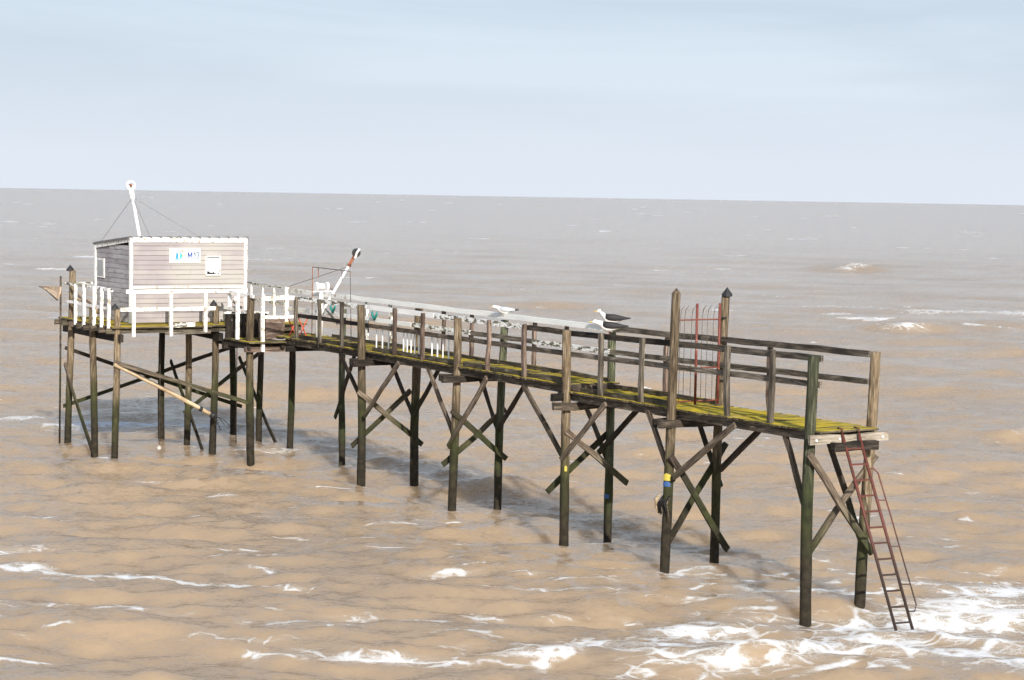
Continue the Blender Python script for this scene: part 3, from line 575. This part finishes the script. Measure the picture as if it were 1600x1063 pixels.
wi = thing('hand_winch', 'white hand winch with twin drums standing above the walkway rail', 'winch', W(20.9, .5, 3.24))
rod('pedestal', W(20.9, .5, 3.24), W(20.9, .5, 4.40), .06, M['white_metal'], wi); beam('bed', W(20.9, .24, 4.42), W(20.9, .80, 4.42), .12, .03, M['white_metal'], wi, Z, .001)
for t in (.36, .50, .66): wheel('drum', W(20.9, t, 4.55), V, .115 if t != .50 else .08, .07 if t != .5 else .14, M['white_metal'], wi, 14, .02)
rod('crank', W(20.9, .70, 4.55), W(20.9, .84, 4.46), .014, M['wire'], wi, n=5)
fr = thing('wire_frame', 'thin rusty rod frame with hanging cords standing on the walkway deck', 'frame', W(18.8, -.2, 3.24))
fa, fb = W(19.95, -.2, 3.24), W(17.65, -.2, 3.24); ta_, tb_ = W(19.95, -.2, 5.10), W(17.75, -.2, 5.08)
rod('upright', fa, ta_, .011, M['rust'], fr, n=5); rod('upright', fb, tb_, .011, M['wire'], fr, n=5); rod('top_rod', ta_, tb_, .012, M['wire'], fr, n=5)
for q in (.16, .79): p = ta_.lerp(tb_, q); rod('cord', p, p-Z*.26, .010, M['rust'], fr, n=4)
cr_ = thing('plywood_crate', 'pale weathered plywood crate on the landing behind the white rail', 'crate', W(21.45, -.55, 3.14))
beam('side_panel', W(21.40, -.85, 3.42), W(21.40, -.33, 3.42), .03, .54, M['post'], cr_, Z); beam('side_panel', W(21.85, -.85, 3.42), W(21.85, -.33, 3.42), .03, .54, M['post'], cr_, Z)
beam('end_panel', W(21.42, -.84, 3.42), W(21.83, -.84, 3.42), .03, .52, M['post'], cr_, Z); beam('end_panel', W(21.42, -.34, 3.42), W(21.83, -.34, 3.42), .03, .52, M['post'], cr_, Z); beam('lid', W(21.39, -.6, 3.70), W(21.86, -.6, 3.70), .54, .03, M['rail'], cr_, Z)
st_ = thing('red_trestle', 'small folding stand with crossed red legs beside the plywood crate', 'stand', W(21.3, -.05, 3.14))
for a, b in ((-.28, .0), (.0, -.28), (.02, .30), (.30, .02)): rod('leg', W(21.28, a, 3.14), W(21.28, b, 3.72), .016, M['orange'], st_, n=6)
beam('top', W(21.28, -.30, 3.73), W(21.28, .32, 3.73), .20, .025, M['rail'], st_, Z)
fl = ball('fishing_float', W(23.36, -.86, 4.10), .085, M['white'], None, 12); fl['label'] = 'round white fishing float hanging against the hut front'; fl['category'] = 'float'
bu = thing('mooring_line', 'thin line with a small white float hanging from the platform to the water', 'line', W(24.2, -2.7, .1))
tube('cord', [W(24.2, -2.7, 3.36), W(24.2, -2.7, 1.6), W(24.22, -2.71, .08)], .007, M['wire'], bu, 4); ball('float', W(24.22, -2.71, .06), .06, M['white'], bu)
l2 = tube('hanging_rope', [W(23.2, -.9, 3.3), W(23.2, -.9, 2.0), W(23.22, -.9, .2)], .013, M['beam'], None, 5); l2['label'] = 'grey rope hanging straight down under the landing'; l2['category'] = 'rope'
bp_ = thing('broken_pole', 'pale broken pole with a black frayed end slung below the platform front', 'pole', W(22.35, -4.6, 2.5))
q0, q1 = W(22.40, -4.62, 2.52), W(22.36, -1.92, 1.10); rod('shaft', q0, q1, .05, M['bamboo'], bp_, .058, 9, 6, .04, .02); rod('binding', q0.lerp(q1, .86), q0.lerp(q1, .885), .066, M['black'], bp_, n=9)
ball('knot', q1, .105, M['black'], bp_, 9, .85)
for a in ((.15, -.30), (.32, -.26), (.5, -.34), (.22, -.42)): tube('frayed_strand', [q1, q1+V*a[0]*.6+Z*a[1]*.35, q1+V*a[0]+Z*a[1]], .008, M['black'], bp_, 4)
nt = thing('folded_net', 'tan folded net on a thin curved stick jutting out past the corner pile', 'net', W(26.6, -4.9, 3.9))
P = lambda s, t, z: W(s, t, z)
# a slack triangular sheet hung between an upper cord and the stick, doubled for thickness
nv, nf = [], []; top = [P(28.2, -4.75, 4.25), P(27.5, -4.75, 4.29), P(26.8, -4.75, 4.32), P(26.25, -4.78, 4.33)]; bot = [P(28.18, -4.75, 4.23), P(27.5, -4.78, 4.19), P(26.85, -4.82, 4.10), P(26.3, -4.85, 4.0)]
for a, b in zip(top, bot):
    for w_ in (-.02, .02):
        for q in (0, .5, 1): nv.append(a.lerp(b, q)+V*(w_+.03*math.sin(q*3.1))-nt.location)
for k in range(3):
    for j in (0, 1):
        a = 6*k; nf += [(a+j, a+j+1, a+j+7, a+j+6), (a+3+j+1, a+3+j, a+9+j, a+9+j+1)]
    nf += [(a, a+6, a+9, a+3), (a+2, a+5, a+11, a+8)]
nf += [(0, 3, 4, 1), (1, 4, 5, 2), (18, 19, 22, 21), (19, 20, 23, 22)]
link('net_sheet', mesh('net_sheet', nv, nf), M['net'], nt, nt.location)
tube('stick', [P(28.3, -4.75, 4.25), P(27.9, -4.76, 4.215), P(27.3, -4.8, 4.15), P(26.8, -4.84, 4.07), P(26.3, -4.86, 3.97)], [.010, .014, .018, .02, .022], M['brace_dark'], nt, 6)
tube('net_bundle', [P(26.3, -4.5, 4.18), P(25.8, -4.42, 4.05), P(25.2, -4.35, 3.92), P(24.5, -4.3, 3.76)], [.05, .09, .11, .09], M['net'], nt, 8)
tube('spare_pole', [P(26.32, -4.76, 4.62), P(26.34, -4.76, 2.4), P(26.36, -4.78, -.4)], .026, M['brace'], nt, 6)
for k, (s, t, z) in enumerate(((20.35, .52, 4.02), (18.0, .55, 3.98))):
    n_ = thing('net_scrap', ('small scrap of teal netting tied below the winch', 'scrap of teal netting on the rail under the davit')[k], 'netting', W(s, t, z))
    tube('mesh_bundle', [W(s, t, z+.10), W(s-.03, t-.02, z), W(s-.16, t-.02, z-.10), W(s-.24, t, z+.02), W(s-.27, t, z+.1)], [.012, .03, .04, .03, .012], M['teal'], n_, 6)
rag = thing('rope_tangle', 'tangle of torn rope and rag caught on the tall gate pile above water', 'debris', W(3.3, -.7, 1.3))
for k in range(9):
    a = random.uniform(-.16, .12); tube('strand', [W(3.3+random.uniform(-.1, .1), -.69, 1.48+random.uniform(-.05, .06)), W(3.36+a, -.76, 1.36), W(3.34+a*1.3, -.74, 1.18+random.uniform(-.1, .1))], random.choice((.012, .02, .03)), M[random.choice(('black', 'beam', 'beam_dark'))], rag, 5)
tube('rag', [W(3.50, -.72, 1.52), W(3.56, -.76, 1.42), W(3.54, -.75, 1.26), W(3.46, -.74, 1.14)], [.02, .045, .04, .012], M['bamboo'], rag, 7)

# ------------------------------------------------------------------ gate
gt = thing('iron_gate', 'narrow red iron gate with thin wires between the two tall posts', 'gate', W(3.42, .1, 3.16))
for t in (-.02, .50): rod('gate_post', W(3.42, t, 3.17), W(3.42, t, 5.06), .025, M['red'], gt, n=8)
for z0 in (3.24, 3.86, 4.76): rod('gate_bar', W(3.42, -.50, z0), W(3.42, .50, z0), .014, M['red'], gt, n=6)
for t in (-.40, -.30, -.14, .10, .22, .36):
    tube('wire', [W(3.42, t, 3.24), W(3.42, t, 4.80), W(3.40, t+.01, 4.95), W(3.36, t+.05, 5.03)], .006, M['wire'], gt, 4)
for z0 in (3.62, 4.80): rod('hinge', W(3.42, .50, z0), W(3.46, .68, z0-.02), .016, M['black'], gt, n=6)

# ------------------------------------------------------------------ ladder and its hanger
hg = thing('ladder_hanger', 'pale squared timber bolted across the two end piles above the ladder', 'beam', W(-.85, 0, 3.0))
beam('timber', W(-.87, -.78, 3.02), W(-.87, .92, 3.02), .07, .15, M['hanger'], hg, Z)
for t in (-.66, -.16, .78): rod('bolt', W(-.93, t, 3.02), W(-.88, t, 3.02), .022, M['white_metal'], hg, n=6)
ld = thing('boat_ladder', 'long rusty red iron ladder hanging from the walkway end into the surf', 'ladder', W(-1.5, .3, 0))
ft, fbm = W(-.95, .045, 3.10), W(-2.02, .52, -.35); ax = (fbm-ft).normalized(); wv_ = (V*.97+U*-.10).normalized(); hw = .165
g_ = G('ladder_iron'); p_ = g_.add('ShaderNodeNewGeometry').outputs['Position']; sp_ = g_.add('ShaderNodeSeparateXYZ'); g_.put(sp_.inputs[0], p_); n_ = g_.noise(p_, 9, 5, .65)
c_ = g_.mix(g_.step(n_, .45, .65), (.13, .030, .020), (.07, .028, .018)); c_ = g_.mix(g_.math('SUBTRACT', 1., g_.step(g_.math('ADD', sp_.outputs[2], g_.math('MULTIPLY', n_, .8)), 1.1, 2.3)), c_, (.035, .020, .015)); g_.put(g_.b.inputs['Base Color'], c_); g_.b.inputs['Roughness'].default_value = .65; M['ladder'] = g_.m
for k in (-1, 1):
    rod('stile', ft+wv_*hw*k, fbm+wv_*hw*k, .026, M['ladder'], ld, n=8); tube('hook', [ft+wv_*hw*k, ft+wv_*hw*k+Z*.09, ft+wv_*hw*k+Z*.10+U*.12], .016, M['ladder'], ld, 6)
LL = (fbm-ft).length
for k in range(13):
    p = ft+ax*(.25+.272*k)
    if (p-ft).length < LL-.1: beam('rung', p-wv_*hw, p+wv_*hw, .042, .024, M['ladder'], ld, Z, .001, 1)
hp = [ft+ax*.62+wv_*(hw+.0), ft+ax*.60+wv_*(hw+.08)-U*.02, ft+ax*.68+wv_*(hw+.14)-U*.04, ft+ax*1.4+wv_*(hw+.15)-U*.05, ft+ax*2.3+wv_*(hw+.16)-U*.05, ft+ax*2.95+wv_*(hw+.17)-U*.05, ft+ax*3.06+wv_*(hw+.12)-U*.03, ft+ax*3.06+wv_*hw]
tube('handrail', hp, .013, M['ladder'], ld, 6)
for q in (1.15, 1.95, 2.6): rod('bracket', ft+ax*q+wv_*hw, ft+ax*q+wv_*(hw+.15)-U*.05, .011, M['ladder'], ld, n=5)

# ------------------------------------------------------------------ gulls
def cmat(name, c, r=.7): g = G(name); n = g.noise(g.add('ShaderNodeTexCoord').outputs['Object'], 40, 3); g.put(g.b.inputs['Base Color'], g.mix(n, c, tuple(x*.85 for x in c))); g.b.inputs['Roughness'].default_value = r; return g.m
M['feather_white'] = cmat('white_feather', (.86, .85, .83)); M['feather_black'] = cmat('black_feather', (.022, .020, .022)); M['feather_grey'] = cmat('grey_feather', (.50, .52, .55)); M['bill'] = cmat('yellow_bill', (.70, .46, .08)); M['leg'] = cmat('pink_leg', (.60, .38, .32)); M['eye'] = cmat('dark_eye', (.01, .01, .01), .2)
def gull(label, foot, face, k, mantle, head_up, grp):
    """foot: where the feet stand; face: flat direction the bird looks"""
    root = thing('gull', label, 'gull', foot, grp); f = Vector(face).normalized(); l = Z.cross(f)
    hz, hx = (.305, .245) if head_up else (.245, .29)
    st = [(-.30, .150, .030, .008), (-.24, .150, .045, .022), (-.15, .148, .076, .058), (-.05, .142, .098, .090), (.05, .145, .106, .104), (.13, .168, .092, .096), (.185, .21+(.02 if head_up else 0), .060, .062), ((.185+hx)/2+.012, (.22+hz)/2, .046, .047), (hx-.012, hz, .044, .046), (hx+.025, hz+.004, .040, .040), (hx+.052, hz-.002, .024, .024), (hx+.066, hz-.005, .010, .010)]
    n = 12; v, fc, mi = [], [], []
    for x, zc, ry, rz in st:
        for j in range(n): a = 2*math.pi*j/n; v.append(f*x*k+l*(ry*math.cos(a))*k+Z*(zc+rz*math.sin(a))*k)
    for i in range(len(st)-1):
        for j in range(n): fc.append((n*i+j, n*i+(j+1) % n, n*(i+1)+(j+1) % n, n*(i+1)+j)); mi.append(1 if (1 <= i <= 4 and 0 <= j <= 5) else 0)
    fc += [tuple(reversed(range(n))), tuple((len(st)-1)*n+j for j in range(n))]; mi += [0, 0]
    me = mesh('body', v, fc, True); me.materials.append(M['feather_white']); me.materials.append(M[mantle]); me.polygons.foreach_set('material_index', mi)
    link('body', me, None, root, foot)
    for sd_ in (-1, 1):          # folded wings: flattened shells from the shoulder to crossed tips
        pts = [(.13, .085, .185, .012, .030), (.06, .104, .185, .018, .062), (-.06, .102, .178, .018, .064), (-.18, .078, .172, .014, .046), (-.29, .045, .168, .010, .026), (-.40, .022, .170, .005, .009)]
        v, fc, mi = [], [], []
        for x, y, zc, ry, rz in pts:
            for j in range(8): a = 2*math.pi*j/8; v.append(f*x*k+l*(sd_*y+ry*math.cos(a))*k+Z*(zc+rz*math.sin(a))*k)
        for i in range(5):
            for j in range(8): fc.append((8*i+j, 8*i+(j+1) % 8, 8*i+8+(j+1) % 8, 8*i+8+j)); mi.append(1 if i >= 4 else 0)
        fc += [tuple(reversed(range(8))), tuple(40+j for j in range(8))]; mi += [0, 1]
        me = mesh('wing', v, fc, True); me.materials.append(M[mantle]); me.materials.append(M['feather_black']); me.polygons.foreach_set('material_index', mi); link('wing', me, None, root, foot)
        p = Vector(foot)+f*(hx+.028)*k+l*sd_*.036*k+Z*(hz+.012)*k; ball('eye', p, .007*k, M['eye'], root, 6)
        a = Vector(foot)+l*sd_*.03*k; tube('leg', [a+Z*.12*k, a+f*.012*k+Z*.05*k, a+Z*.008, a+f*.05*k+Z*.006], [.010*k, .008*k, .008*k, .012*k], M['leg'], root, 5)
    c = Vector(foot)+f*(hx+.06)*k+Z*(hz-.004)*k; tube('bill', [c, c+f*.04*k, c+f*.07*k-Z*.006*k, c+f*.08*k-Z*.018*k], [.012*k, .011*k, .008*k, .003*k], M['bill'], root, 6)
gull('black-backed gull with head lowered at the end of the white droppings on the near rail', W(5.75, -.43, rail_z(5.75)+.003), (-1, .12, 0), .95, 'feather_black', False, None)
gull('black-backed gull with head raised standing on the far rail behind the other', W(7.28, .63, rail_z(7.2)+.056), (-.97, .05, 0), .98, 'feather_black', True, None)
gull('pale grey-winged gull resting alone on the white far rail', W(11.6, .63, rail_z(11.6)+.056-.05), (-1, .05, 0), .80, 'feather_grey', False, None)
